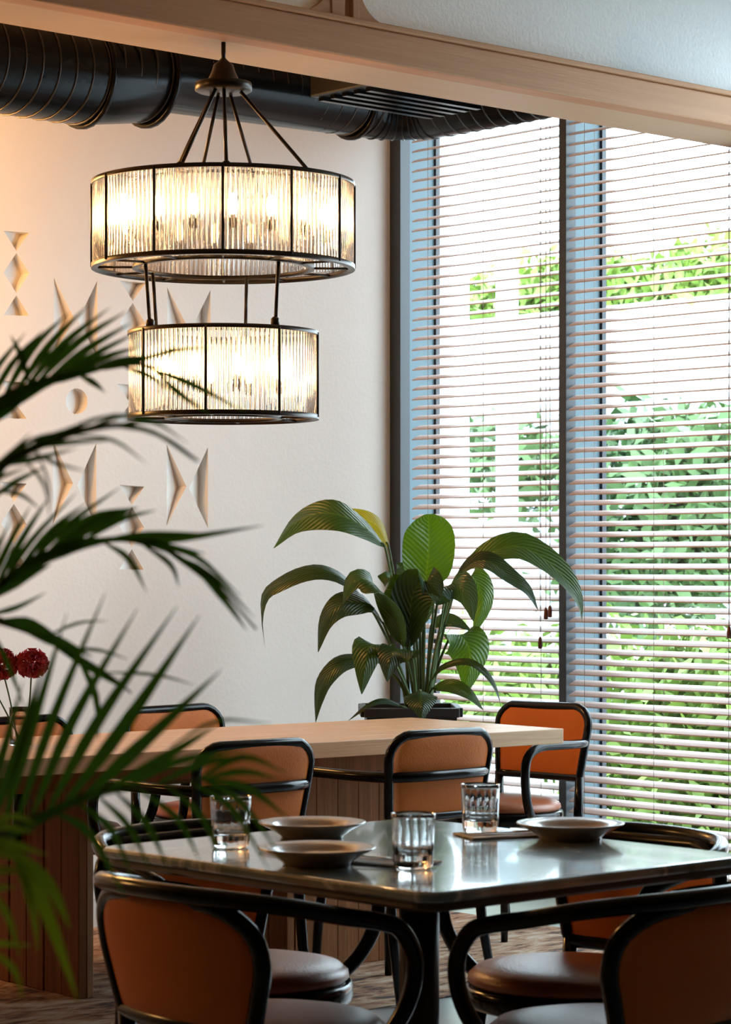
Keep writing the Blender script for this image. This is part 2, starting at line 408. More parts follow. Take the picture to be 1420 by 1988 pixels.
for k in range(3, 5):
    nb = yy-.93 if k < 4 else YS+pw
    mullion(nb, nb-pw, f'trim_{k}'); ys.append((yy, nb)); yy = nb-pw
for i, (a, b_) in enumerate(ys):
    p = MB().box((.136, b_-.01, .04), (.141, a+.01, 3.3)).build(f'window_{i+1}', pane_m); p['kind'] = 'structure'
    MB().box((.10, b_, .04), (.15, a, .09)).build('bottom_rail', frame_dark, p)

# --- oak beam with frosted transom above and soffit behind it
bp0 = at(435, 70, 7.5); ZB = bp0.z; YB = bp0.y
BH = .104
bmb = struct('trim_8', MB().box((-12, YB-.02, ZB), (-.02, YB+.06, ZB+BH), .006), beam_m)
MB().box((-12, YB-.032, ZB+BH+.0005), (-.02, YB+.03, ZB+BH+.018), .004).build('bead_moulding', beam_m, bmb)
sof = MB().box((-12, YB+.061, ZB+.002), (-.02, YB+.30, ZB+.04)).build('trim_9', soffit_m); sof['kind'] = 'structure'
# transom frame: stiles with rounded corner brackets
ZT = ZB+BH+.0185
tr_root = thing('transom_screen', 'frosted white transom screen in oak frame with rounded corners above the beam', 'screen', (-6, YB, ZT))
def W(b_): return b_
sx_ = []
for px0, px1 in ((648, 702),):
    a = aty(px0, 30, YB-.02).x; c = aty(px1, 30, YB-.02).x; sx_.append((a, c))
stw = sx_[0][1]-sx_[0][0]
centers = [sum(sx_[0])/2 + k*2.7 for k in (-3, -2, -1, 0)]
ztop = 3.58
prev = None
rad = .125
off = Vector((-6, YB, ZT))
wv = aty(700, 30, YB).x
def bracket(mb, xc, zc, sxn, szn):
    """square corner piece with a concave quarter circle cut away"""
    n = 10; out = [(xc, zc)]
    for k in range(n+1):
        a = PI/2*k/n
        out.append((xc+sxn*rad*(1-math.sin(a)), zc+szn*rad*(1-math.cos(a))))
    m = len(out)
    vs = [(x, YB-.008, z) for x, z in out]+[(x, YB+.03, z) for x, z in out]
    fs = [(0, i, i+1) for i in range(1, m-1)]+[(m, m+i+1, m+i) for i in range(1, m-1)]
    fs += [(i, (i+1) % m, m+(i+1) % m, m+i) for i in range(m)]
    mb.add(vs, fs)
for xc in centers:
    # two stiles with a recessed strip between, as the photo shows
    MB().box((xc-stw*.5, YB-.012, ZT), (xc-stw*.02, YB+.04, ztop), .003).build('stile', beam_m, tr_root, off)
    MB().box((xc+stw*.26, YB-.012, ZT), (xc+stw*.5, YB+.04, ztop), .003).build('stile', beam_m, tr_root, off)
    MB().box((xc-stw*.02, YB+.006, ZT), (xc+stw*.26, YB+.04, ztop)).build('stile_recess', beam_m, tr_root, off)
for i, xc in enumerate(centers):
    x0 = xc+stw*.5; x1 = centers[i+1]-stw*.5 if i+1 < len(centers) else -.03
    MB().box((x0, YB+.012, ZT), (x1, YB+.024, ztop)).build('frosted_pane', frost, tr_root, off)
    for cx_, s_ in ((x0, 1), (x1, -1)):
        k = MB(); bracket(k, cx_, ZT, s_, 1); k.build('corner_bracket', beam_m, tr_root, off)

# ================================================================== BLINDS
PITCH, SW = .0425, .050
def make_blind(ya, yb, label, tassels, cords):
    """ya > yb"""
    xb = -.045; L = ya-yb; yc = (ya+yb)/2
    root = thing('venetian_blind', label, 'blind', (xb, yc, .10), 0, 'wooden venetian blinds')
    n = int((3.22-.16)/PITCH)
    a = math.radians(21); c, s = math.cos(a), math.sin(a)
    mb = MB(); prof = [(-SW/2, 0), (0, .002), (SW/2, 0), (SW/2, .0046), (0, .0066), (-SW/2, .0046)]
    vs = []
    for y in (-L/2, L/2):
        for (x, z) in prof: vs.append((x*c - z*s*0, y, x*s + z))      # room-side edge (x<0) lower
    fs = [(i, (i+1) % 6, 6+(i+1) % 6, 6+i) for i in range(6)] + [(5, 4, 3, 2, 1, 0), (6, 7, 8, 9, 10, 11)]
    mb.add(vs, fs)
    s0 = mb.build('slat', slat_m, root); s0.location = (0, 0, .05)
    for k in range(1, n):
        q = s0.copy(); COL.objects.link(q); q.parent = root; q.location = (0, random.uniform(-.002, .002), .05+k*PITCH)
    MB().box((-.028, -L/2, 3.115), (.028, L/2, 3.17), .003).build('head_rail', slat_m, root)
    MB().box((-.028, -L/2, .0), (.028, L/2, .02), .003).build('bottom_rail', slat_m, root)
    for f_ in cords:
        y = -L/2+f_*L
        for dx in (-.0285, .0285):
            MB().tube([(dx, y, .02), (dx, y, 3.12)], .0011, 5).build('ladder_cord', cord_m, root)
    for (px, py, top) in tassels:
        p = atx(px, py, xb-.034); y = p.y-yc; z = p.z-.10
        cdo = MB().tube([(-.036, y, z+.02), (-.036, y, 3.12)], .0014, 5).build('pull_cord', cord_m, root)
        MB().lathe([(.004, -.026), (.0085, -.024), (.0095, -.005), (.007, .015), (.003, .022)], 10, (-.036, y, z)).build('tassel', tassel_m, cdo)
    return root
bl_y = atx(803, 1000, -.06).y
make_blind(bl_y, y0-.004, 'wooden venetian blind behind the tall leafy plant, in the corner bay', [(1050, 1247, 0), (1061, 1190, 0), (1069, 1186, 0)], (.12, .50, .88))
make_blind(y1-.008, ys[1][1]+.006, 'wooden venetian blind on the bay right of the black post, behind the end chair', [(1417, 1226, 0)], (.09, .50, .90))

# ================================================================== DUCT
def ribbed_duct(name, label, path, rads, mat_, ribs):
    root = thing(name, label, 'duct', path[0])
    off = Vector(path[0])
    P = [Vector(p) for p in path]
    MB().tube(P, rads, 28).build('duct_pipe', mat_, root, off)
    return root, off
D0 = aty(60, 132, -1.0)
xe = aty(785, 215, -1.0)                          # the elbow
ra, rb = .166, .124
start = Vector((-11.9, -1.0, D0.z)); 
c1 = aty(165, 140, -1.0); c2 = aty(290, 160, -1.0)
zr = xe.z
R_el = .20
pts = []; rr = []
for p, r in ((start, ra), (Vector((c1.x-.03, -1, D0.z)), ra), (Vector((c1.x+.05, -1, D0.z+.004)), ra*.97), (Vector((c2.x-.02, -1, (D0.z+zr)/2)), ra*.95), (Vector((c2.x+.06, -1, zr-.01)), rb*1.06), (Vector((xe.x-R_el-.05, -1, zr)), rb)):
    pts.append(p); rr.append(r)
for k in range(0, 9):
    a = PI/2*k/8
    pts.append(Vector((xe.x-R_el+R_el*math.sin(a), -1.0-R_el+R_el*math.cos(a), zr))); rr.append(rb*1.0)
pts.append(Vector((xe.x, YB+.045, zr))); rr.append(rb)
duct = thing('spiral_duct', 'black spiral ventilation duct running under the ceiling and turning at the corner', 'duct', tuple(pts[0]))
off = Vector(pts[0])
MB().tube(pts, rr, 32).build('duct_pipe', duct_m, duct, off)
def hoop(c, axis, R, r, mb, n=28, tilt=0):
    c = Vector(c); ax = Vector(axis).normalized(); u = ax.cross(Vector((0, 0, 1))).normalized(); v = Vector((0, 0, 1))
    P = [c + u*R*math.cos(2*PI*k/n) + v*R*math.sin(2*PI*k/n) + ax*tilt*math.cos(2*PI*k/n) for k in range(n+1)]
    mb.tube(P, r, 5, cap=False)
x = -7.2
while x < xe.x-R_el-.02:
    if x < c1.x: R = ra; z = D0.z
    elif x < c2.x: R = ra*.955; z = (D0.z+zr)/2
    else: R = rb; z = zr
    mb = MB(); hoop((x, -1, z), (1, 0, 0), R+.001, .0035, mb, 28, .02); mb.build('spiral_rib', rib_m, duct, off)
    x += .068
y = -1-R_el-.04
while y > YB+.06:
    mb = MB(); hoop((xe.x, y, zr), (0, 1, 0), rb+.001, .0035, mb, 28, .02); mb.build('spiral_rib', rib_m, duct, off); y -= .068
for k in range(1, 8):
    a = PI/2*k/8; mb = MB()
    hoop((xe.x-R_el+R_el*math.sin(a), -1-R_el+R_el*math.cos(a), zr), (math.cos(a), -math.sin(a), 0), rb+.001, .004, mb); mb.build('elbow_gore', duct_m, duct, off)
for cx_, R, z in ((c1.x, ra, D0.z), (c2.x, ra*.98, (D0.z+zr)/2), (xe.x-R_el-.06, rb*1.03, zr)):
    mb = MB(); hoop((cx_, -1, z), (1, 0, 0), R+.004, .012, mb); mb.build('duct_collar', duct_m, duct, off)
for hx in (-6.2, -3.3, -1.6):
    MB().tube([(hx, -1, ZC), (hx, -1, (zr if hx > c2.x else D0.z)+.1)], .006, 6).build('hanger_rod', black_metal, duct, off)
# linear slot diffuser hanging beside the duct
dp = aty(880, 198, -1.45)
hx_ = xe.x-.15-dp.x
sd = thing('slot_diffuser', 'black linear slot diffuser tucked beside the duct elbow', 'vent', (dp.x, dp.y, dp.z))
MB().box((-.55, -.16, -.03), (hx_, .16, .11), .008).build('diffuser_box', black_metal, sd)
for k in range(5):
    MB().box((-.53, -.14+k*.062, -.045), (hx_-.02, -.115+k*.062, -.0305)).build('diffuser_blade', duct_m, sd)
MB().tube([(-.2, 0, .1), (-.2, 0, ZC-dp.z)], .006, 6).build('hanger_rod', black_metal, sd)

# ================================================================== CHANDELIER
DC = 7.6
def cz(py): return H+(HY-py)/F*DC
c0 = at(434, 84, DC)
ch = thing('chandelier', 'two-tier round chandelier of glass rods in bronze hoops, hanging over the oak table', 'chandelier', (c0.x, c0.y, ZB+.002))
zb = ZB+.002
def Z(py): return cz(py)-zb
MB().tube([(0, 0, 0), (0, 0, Z(125))], .007, 8).build('hanging_rod', bronze, ch)
MB().lathe([(.006, Z(112)), (.014, Z(118)), (.030, Z(126)), (.036, Z(140)), (.048, Z(156)), (.050, Z(160)), (.0, Z(160))], 24).build('canopy_bell', bronze, ch)
MB().lathe([(.0, Z(160)), (.084, Z(161)), (.086, Z(164)), (.086, Z(176)), (.078, Z(179)), (.0, Z(179))], 36).build('canopy_plate', bronze, ch)
RA, RB = 252/F*DC, 182/F*DC
camdir = math.atan2(-FWD.y, -FWD.x)                       # direction towards the camera
def ang(deg): return camdir + math.radians(deg)           # +deg turns to the picture's right
def pol(R, deg, z): a = ang(deg); return Vector((R*math.cos(a), R*math.sin(a), z))
zt, zbt = Z(358), Z(520)
for dg, rr_ in ((75, .76), (5, .76), (160, .76), (200, .76), (222, .76), (-23, .76)):
    top = pol(.055, dg if dg < 190 else dg, Z(180)); bot = pol(RA*rr_, dg, zt-.004)
    s_ = MB().tube([top, bot], .0058, 8).build('support_rod', bronze, ch)
    MB().lathe([(.006, -.014), (.011, -.010), (.011, .012), (.006, .016)], 10, tuple(bot+(top-bot).normalized()*.02)).build('knuckle', bronze, s_)
def drum(R, zt, zb_, nbars, bar0, nrods, inner, spokes):
    hgt = zt-zb_
    fr_ = MB(); fr_.ring(R+.006, R-.012, zt-.008, zt+.004, 96)
    root = fr_.build('drum_top_hoop', bronze, ch); root.name = 'drum_hoop'
    MB().ring(R+.006, R-.014, zb_-.006, zb_+.008, 96).build('bottom_hoop', bronze, root)
    MB().ring(inner+.008, inner-.008, zb_-.005, zb_+.006, 80).build('inner_hoop', bronze, root)
    MB().ring(inner+.008, inner-.008, zt-.006, zt+.003, 80).build('inner_hoop', bronze, root)
    for k in range(nbars):
        p = pol(R+.0045, bar0+k*360/nbars, 0)
        MB().tube([p+Vector((0, 0, zb_)), p+Vector((0, 0, zt))], .0042, 6).build('frame_bar', bronze, root)
    for k in range(spokes):
        a0 = bar0+k*360/spokes
        MB().tube([pol(inner, a0, zb_), pol(R-.01, a0, zb_)], .004, 6).build('spoke', bronze, root)
        MB().tube([pol(inner, a0, zt-.002), pol(R-.01, a0, zt-.002)], .004, 6).build('spoke', bronze, root)
    g = MB(); g.lathe([(.0062, zb_+.004), (.0062, zt-.006)], 12); gm = None
    a0 = ang(bar0)
    for k in range(nrods):
        a = a0+2*PI*(k+.5)/nrods
        if gm is None: q = g.build('glass_rod', rod_m, root); gm = q
        else: q = gm.copy(); COL.objects.link(q); q.parent = root
        q.location = ((R-.004)*math.cos(a), (R-.004)*math.sin(a), 0)
    return root
dA = drum(RA, zt, zbt, 12, 3, 168, RA*.68, 12)
zt2, zb2 = Z(647), Z(811)
dB = drum(RB, zt2, zb2, 8, -7, 120, RB*.60, 8)
# the inner glass wall of the upper drum (rods too small to tell apart)
g = MB()
for k in range(110):
    a = 2*PI*k/110; g.lathe([(.0058, zbt+.004), (.0058, zt-.006)], 5, (RA*.68*math.cos(a), RA*.68*math.sin(a), 0))
tag(g.build('inner_glass_wall', rod_m, dA), kind='stuff')
for dg in (-60, 42, 167, 240):
    s_ = MB().tube([pol(RA*.66, dg, zbt), pol(RB*.86, dg, zt2)], .0055, 8).build('link_rod', bronze, ch)
    MB().lathe([(.008, 0), (.013, .004), (.013, .024), (.007, .03)], 10, tuple(pol(RB*.86, dg, zt2+.002))).build('knuckle', bronze, s_)
def bulbs(R, n, z, root, a_off, bm_):
    for k in range(n):
        p = pol(R, a_off+k*360/n, z)
        MB().lathe([(.009, -.05), (.013, -.045), (.013, -.015), (.009, -.012)], 10, tuple(p)).build('lamp_socket', bronze, root)
        MB().lathe([(.003, -.011), (.012, 0), (.015, .018), (.012, .036), (.004, .05)], 10, tuple(p)).build('bulb', bm_, root)
bulbs(RA*.84, 18, Z(438), dA, 8, bulb_m)
bulbs(RB*.70, 10, Z(728), dB, 15, bulb_small)

# ================================================================== WOODEN TABLE
ang_t = math.radians(-3)
nr = atz(1095, 1417, .75)
tx = Vector((math.cos(ang_t), math.sin(ang_t), 0)); ty = Vector((-math.sin(ang_t), math.cos(ang_t), 0))
TL, TW = 3.3, .80
tc_ = nr - tx*(TL/2) + ty*(TW/2)
ot = thing('oak_table', 'long pale oak communal table on brown plank trestles, below the chandelier', 'table', (tc_.x, tc_.y, .0042), ang_t)
nb = 5
for k in range(nb):
    a = -TW/2+k*TW/nb
    MB().box((-TL/2, a+.0006, .700), (TL/2, a+TW/nb-.0006, .75), .0022).build('tabletop_board', table_oak, ot)
MB().box((-TL/2+.25, -.20, .63), (TL/2-.25, -.15, .6995)).build('apron', plank_m, ot)
MB().box((-TL/2+.25, .15, .63), (TL/2-.25, .20, .6995)).build('apron', plank_m, ot)
def to_local(p): 
    d = p-Vector((tc_.x, tc_.y, 0)); return d.dot(tx), d.dot(ty)
# trestle blocks
for (px, py) in ((152, 1943), (None, None)):
    if px: lx, ly = to_local(atz(px, py, 0)); lx0 = lx
    else: lx = TL/2-.55; ly = ly0
    ly0 = max(ly, -TW/2+.10)
    x0, x1 = lx, lx+.055
    if not px: x0, x1 = lx-.45, lx+.10
    n = 5; span = (TW/2-.08)-ly0
    for k in range(n):
        a = ly0+k*span/n; jx = random.uniform(-.003, .003)
        MB().box((x0+jx, a+.0016, .0), (x0+.03+jx, a+span/n-.0016, .699), .003).build('plank', plank_m, ot)
    m_ = 1 if px else 6
    for k in range(m_):
        wd = (x1-x0-.0305)/m_
        MB().box((x0+.0305+k*wd+.0006, ly0, .0), (x0+.0305+(k+1)*wd-.0006, ly0+.03, .699), .002).build('plank', plank_lit if px else plank_m, ot)
    MB().box((x0+.032, ly0+.031, .0), (x1, ly0+span, .698)).build('trestle_core', plank_m, ot)

# ================================================================== RUG
e1 = atz(1040, 1795, 0).x; e2 = atz(925, 1928, 0).y
rug = MB().box((-6.4, e2, .0005), (e1, -.65, .004), .001).build('area_rug', rug_m)
tag(rug, 'distressed brown and cream patterned rug under the oak table', 'rug')

# ================================================================== CHAIRS
def mirror_path(half):                                # half runs from the back centre to the front
    L = [(-x, y, z) for (x, y, z) in reversed(half[1:])]
    return L+half
def make_chair(kind):
    root = thing('bentwood_armchair' if kind == 'A' else 'square_back_armchair', 'x', 'chair')
    # seat: upholstered pad on a black ring
    MB().lathe([(0, .438), (.205, .438), (.214, .446), (.212, .458), (.196, .472), (.15, .481), (.08, .485), (0, .486)], 40, cap=False).build('seat_pad', leather_seat, root)
    MB().lathe([(.0, .392), (.205, .392), (.219, .397), (.222, .408), (.222, .430), (.217, .437), (0, .4375)], 40, cap=False).build('seat_ring', black_wood, root)
    for sx in (-1, 1):
        MB().tube([(sx*.135, .13, .395), (sx*.15, .15, .2), (sx*.158, .16, 0)], [.018, .016, .012], 10).build('leg', black_wood, root)
    if kind == 'A':
        hoopz = [(0, -.285, .733), (.10, -.276, .732), (.20, -.24, .728), (.258, -.16, .714), (.274, -.06, .692), (.277, .02, .676), (.277, .070, .657), (.277, .103, .605), (.272, .10, .54), (.256, .07, .475), (.225, .035, .425)]
        zb, zt, wb, wt, y0_, lean, curv, rc = .488, .716, .186, .246, -.225, .045, .85, .130
        for sx in (-1, 1):
            MB().tube([(sx*.185, -.196, .494), (sx*.182, -.188, .41), (sx*.165, -.225, .2), (sx*.185, -.26, 0)], [.016, .018, .016, .012], 10).build('leg', black_wood, root)
    else:
        hoopz = [(0, -.268, .672), (.12, -.262, .672), (.205, -.215, .671), (.245, -.12, .673), (.262, .0, .676), (.268, .09, .676), (.270, .145, .660), (.268, .172, .625), (.264, .172, .555), (.252, .145, .475), (.224, .09, .425)]
        zb, zt, wb, wt, y0_, lean, curv, rc = .545, .795, .190, .214, -.215, .035, .25, .075
        for sx in (-1, 1):
            MB().tube([(sx*.190, -.207, .55), (sx*.188, -.203, .42), (sx*.19, -.225, .2), (sx*.20, -.265, 0)], [.016, .018, .016, .012], 10).build('leg', black_wood, root)
    MB().tube(cat_rom(mirror_path(hoopz), 90), .0165, 10).build('arm_hoop', black_wood, root)
    # backrest: upholstered panel in a bent frame
    def wid(t):
        w_ = wb+(wt-wb)*min(1, t/.8)
        hh = (t-1)*(zt-zb)+rc
        if hh > 0: w_ = w_-rc+math.sqrt(max(0, rc*rc-hh*hh))
        return w_
    def pos(x, t, dy=0): return Vector((x, y0_-lean*t+curv*x*x+dy, zb+(zt-zb)*t))
    nt_, ns = 22, 14; vs = []; fs = []
    ts = [i/nt_ if i < nt_*.6 else None for i in range(nt_+1)]
    ts = [1-(1-i/nt_)**1.5 for i in range(nt_+1)]
    for side in (1, -1):
        o_ = len(vs)
        for t in ts:
            for j in range(ns+1):
                s_ = -1+2*j/ns; w_ = wid(t)
                edge = (1-abs(s_)**6)*(1-t**14)*(1-(1-t)**14)
                vs.append(pos(s_*w_, t, side*(.006+.011*edge)))
        for i in range(nt_):
            for j in range(ns):
                a = o_+i*(ns+1)+j
                f = (a, a+1, a+ns+2, a+ns+1); fs.append(f if side < 0 else f[::-1])
    m_ = (nt_+1)*(ns+1)
    for i in range(nt_):
        for j in (0, ns):
            a = i*(ns+1)+j; fs.append((a, a+ns+1, m_+a+ns+1, m_+a))
    for j in range(ns): fs.append((j, j+1, m_+j+1, m_+j))
    MB().add(vs, fs, True).build('backrest_pad', leather, root)
    out = [pos(-wid(t), t) for t in ts]+[pos(wid(t), t) for t in reversed(ts[:-1])]
    # resample the outline evenly, then close along the bottom
    path = [out[0]]
    for p in out[1:]:
        if (p-path[-1]).length > .012: path.append(p)
    bot = [pos(wb*(1-2*k/8), 0) for k in range(0, 9)]
    MB().tube(path+bot[1:], .0165 if kind == 'A' else .015, 10, cap=False).build('back_frame', black_wood, root)
    return root
def chair_at(proto, loc, face, label, group, first):
    rz = math.atan2(face[1], face[0])-PI/2
    if first: proto.location = loc; proto.rotation_euler = (0, 0, rz); tag(proto, label, None, group); return proto
    return dup(proto, loc, rz, label, group)
MC = Vector((-4.083, -4.451, 0)); MX, MY = .43, .485
cA = make_chair('A'); gA = 'round seat armchairs at the marble table'
chair_at(cA, (-4.47, -4.463, 0), (1, 0), 'tan leather bentwood armchair in front, tucked under the marble table beside the plank trestle', gA, True)
chair_at(cA, (-4.05, -4.905, 0), (-.04, 1), 'tan leather bentwood armchair in the lower right corner, its curved back towards us', gA, False)
chair_at(cA, (MC.x+MX+.02, MC.y+.02, 0), (-1, 0), 'bentwood armchair across the marble table facing us, hoop top showing beyond the right-hand plate', gA, False)
chair_at(cA, (MC.x-.02, MC.y+MY+.02, 0), (0, -1), 'bentwood armchair across the marble table beyond the two overlapping plates', gA, False)
cB = make_chair('B'); gB = 'square backed armchairs at the oak table'
chair_at(cB, (-2.198, -2.30, .0042), (-.02, 1), 'square-backed tan armchair in front of the dark trestle, back towards us', gB, True)
chair_at(cB, (-2.907, -2.28, .0042), (-.02, 1), 'square-backed tan armchair behind the left tumbler and palm tips, back towards us', gB, False)
chair_at(cB, (-1.12, -1.72, .0042), (-1, -.06), 'square-backed orange leather armchair at the end of the oak table, against the blinds', gB, False)
chair_at(cB, (-2.00, -1.20, .0042), (.0, -1), 'square-backed armchair beyond the oak table, top edge showing left of the planter', gB, False)
chair_at(cB, (-2.79, -1.38, .0042), (.0, -1), 'square-backed armchair beyond the oak table, below the crimson flowers', gB, False)

# ================================================================== MARBLE TABLE
mt = thing('marble_table', 'square green-grey marble bistro table on a black pedestal, set for a meal', 'table', (MC.x, MC.y, 0))
bm = bmesh.new()
def rrect(hx, hy, r, z, n=6):
    P = []
    for cx_, cy_, a0 in ((hx-r, hy-r, 0), (-hx+r, hy-r, 90), (-hx+r, -hy+r, 180), (hx-r, -hy+r, 270)):
        for k in range(n+1):
            a = math.radians(a0+90*k/n); P.append((cx_+r*math.cos(a), cy_+r*math.sin(a), z))
    return P
def slab(layers):
    mb = MB(); vs = []; n = None
    for (dx, z) in layers:
        L = rrect(MX-dx, MY-dx, .045, z); n = len(L); vs += L
    fs = []
    for i in range(len(layers)-1):
        for k in range(n): fs.append((i*n+k, i*n+(k+1) % n, (i+1)*n+(k+1) % n, (i+1)*n+k))
    fs.append(tuple(range(n-1, -1, -1))); fs.append(tuple((len(layers)-1)*n+k for k in range(n)))
    return mb.add(vs, fs)
slab([(.012, .7285), (.003, .731), (0, .735), (0, .744), (.003, .7485), (.008, .75)]).build('marble_top', marble, mt)
edge_m = mat('walnut_edge', (.075, .045, .032), .4, noise=(12, 3, 1, (.05, .03, .022)))
slab([(.03, .712), (.012, .714), (.008, .719), (.010, .7284)]).build('table_edge', edge_m, mt)
MB().lathe([(.16, .694), (.16, .7115)], 24).build('mounting_plate', black_metal, mt)
MB().lathe([(.040, .03), (.039, .694)], 24).build('pedestal_column', black_metal, mt)
MB().lathe([(.23, .0), (.235, .008), (.225, .016), (.06, .028), (.045, .05)], 32).build('pedestal_base', black_metal, mt)

# plates
def make_plate():
    r = thing('plate', 'x', 'plate')
    MB().lathe([(0, .004), (.056, .004), (.058, 0), (.063, 0), (.066, .006), (.082, .016), (.100, .026), (.110, .0305), (.1105, .033), (.108, .0335), (.078, .026), (.070, .021), (.06, .017), (0, .016)], 48, cap=False).build('plate_body', plate_m, r)
    return r
pl = make_plate()
TZ = .7502
def tz(px, py): p = atz(px, py, TZ); return (p.x, p.y, TZ)
pl.location = tz(1108, 1628); tag(pl, 'taupe glazed plate in front of the end chair, on the right of the marble table', None, 'dinner plates on the marble table')
dup(pl, tz(606, 1626), 0, 'taupe plate behind another plate, at the far edge of the marble table', 'dinner plates on the marble table')
dup(pl, tz(616, 1678), .4, 'taupe plate nearest to us on the marble table, left of the middle tumbler', 'dinner plates on the marble table')

# tumblers with vertical flutes and a thick base
def make_tumbler():
    r = thing('tumbler', 'x', 'glass')
    n = 64; vs = []; fs = []
    prof_o = [(.028, 0), (.034, .002), (.036, .006), (.0375, .014), (.039, .06), (.0405, .092), (.041, .101)]
    prof_i = [(.0392, .1015), (.0385, .092), (.0362, .05), (.0335, .030), (.029, .025), (.0, .024)]
    k_fl = 16
    for (R, z) in prof_o:
        amp = .0015 if .01 < z < .09 else 0
        for k in range(n):
            a = 2*PI*k/n; q = R-amp*(1-abs(math.sin(k_fl*a/2))); vs.append((q*math.cos(a), q*math.sin(a), z))
    for (R, z) in prof_i[:-1]:
        for k in range(n):
            a = 2*PI*k/n; vs.append((R*math.cos(a), R*math.sin(a), z))
    m_ = len(prof_o)+len(prof_i)-1
    for i in range(m_-1):
        for k in range(n): fs.append((i*n+k, i*n+(k+1) % n, (i+1)*n+(k+1) % n, (i+1)*n+k))
    fs.append(tuple(range(n-1, -1, -1))); fs.append(tuple((m_-1)*n+k for k in range(n)))
    MB().add(vs, fs, True).build('tumbler_body', glass_m, r)
    return r
tu = make_tumbler(); gT = 'fluted tumblers on the marble table'
tu.location = tz(803, 1685); tag(tu, 'clear fluted tumbler in the middle, near the front corner of the marble table', None, gT)
dup(tu, tz(933, 1616), .2, 'clear fluted tumbler beside the right-hand plate, at the far side of the marble table', gT)
dup(tu, tz(448, 1645), .1, 'clear fluted tumbler at the left end of the marble table, behind palm leaflets', gT)

# napkins and cutlery
def napkin(loc, rz, label):
    mb = MB(); n = 8; hx, hy = .055, .10
    for lay in range(2):
        z0 = .0006+lay*.0016; sh = lay*.003
        vs = []; fs = []
        for i in range(n+1):
            for j in range(n+1):
                u, v_ = i/n*2-1, j/n*2-1
                vs.append((u*(hx-sh), v_*(hy-sh*.6), z0+.0012*math.sin(u*4+v_*3+lay)**2+.0016))
        for i in range(n):
            for j in range(n): a = i*(n+1)+j; fs.append((a, a+n+1, a+n+2, a+1))
        m_ = len(vs)
        vs += [(x, y, z-.0018) for x, y, z in vs]
        fs += [tuple(m_+k for k in reversed(f)) for f in fs[:n*n]]
        rim = [i*(n+1) for i in range(n+1)]+[n*(n+1)+j for j in range(1, n+1)]+[i*(n+1)+n for i in range(n-1, -1, -1)]+[j for j in range(n-1, 0, -1)]
        for k in range(len(rim)): a, b_ = rim[k], rim[(k+1) % len(rim)]; fs.append((a, b_, m_+b_, m_+a))
        mb.add(vs, fs)
    o = mb.build('napkin', napkin_m); o.location = loc; o.rotation_euler = (0, 0, rz); tag(o, label, 'napkin', 'folded linen napkins'); return o
def cutlery(kind, loc, rz, label):
    r = thing('dinner_'+kind, label, kind, loc, rz)
    if kind == 'knife':
        MB().box((-.0065, -.10, .0), (.0065, -.005, .005), .0018).build('handle', steel, r)
        MB().add([(-.006, -.005, .0015), (.006, -.005, .0015), (.0085, .06, .0015), (.004, .105, .0015), (-.006, .10, .0015)] + [(-.006, -.005, .0035), (.006, -.005, .0035), (.0085, .06, .0028), (.004, .105, .0028), (-.006, .10, .0035)],
                 [(4, 3, 2, 1, 0), (5, 6, 7, 8, 9)]+[(i, (i+1) % 5, 5+(i+1) % 5, 5+i) for i in range(5)]).build('blade', steel, r)
    else:
        MB().tube([(0, -.10, .003), (0, -.03, .004), (0, .03, .006), (0, .045, .004)], [.0055, .0035, .0032, .006], 8, flat=.5).build('handle', steel, r)
        MB().box((-.012, .045, .002), (.012, .065, .0045), .0015).build('fork_neck', steel, r)
        for k in range(4): MB().tube([(-.0098+k*.0065, .064, .0033), (-.0098+k*.0065, .10, .0045)], [.0021, .0012], 6).build('tine', steel, r)
    return r
p = tz(742, 1674); napkin(p, .25, 'folded linen napkin between the nearest plate and the middle tumbler')
cutlery('knife', (p[0]+.01, p[1]-.01, TZ+.0068), .25, 'steel knife lying on the napkin by the nearest plate')
cutlery('fork', (p[0]-.025, p[1]+.01, TZ+.0068), .25, 'steel fork lying on the napkin by the nearest plate')
p = tz(985, 1622); napkin(p, 1.2, 'folded linen napkin between the far tumbler and the right-hand plate')
cutlery('knife', (p[0]+.0, p[1]-.012, TZ+.0068), 1.2, 'steel knife lying on the napkin beside the right-hand plate')

# ================================================================== FLOWERS ON THE OAK TABLE
vp = at(40, 1440, 7.75); vz = .7503
vase = thing('flower_vase', 'small clear glass vase on the oak table behind the palm', 'vase', (vp.x, vp.y, vz))
MB().lathe([(.03, 0), (.034, .003), (.034, .09), (.036, .12), (.033, .12), (.031, .09), (.031, .012), (.0, .011)], 28, cap=False).build('vase_body', glass_m, vase)
def flower(px, py, R, lab, base):
    top = at(px, py, 7.75); b0 = Vector(base)
    r = thing('cut_flower', lab, 'flower', b0, 0, 'crimson flowers in the vase')
    MB().tube(cat_rom([b0, b0.lerp(top, .5)+Vector((.006, 0, 0)), top], 10), .0025, 6).build('stem', petiole_m, r, b0)
    mb = MB(); rnd = random.Random(px)
    for k in range(280):
        z = 1-2*(k+.5)/280; a = k*2.39996; q = math.sqrt(max(0, 1-z*z)); n = Vector((q*math.cos(a), q*math.sin(a), z*.85))
        t = n.cross(Vector((.3, .2, 1))).normalized(); u = n.cross(t)
        c = top+n*R*rnd.uniform(.75, 1.0); s_ = R*rnd.uniform(.22, .34)
        th = rnd.uniform(0, 6.28); t, u = t*math.cos(th)+u*math.sin(th), u*math.cos(th)-t*math.sin(th)
        mb.add([c-n*s_*.8, c+t*s_+n*s_*.3, c+n*s_*.15+u*s_*.5, c-t*s_+n*s_*.3], [(0, 1, 2), (0, 2, 3)], True)
    mb.build('bloom', petal_m, r, b0)
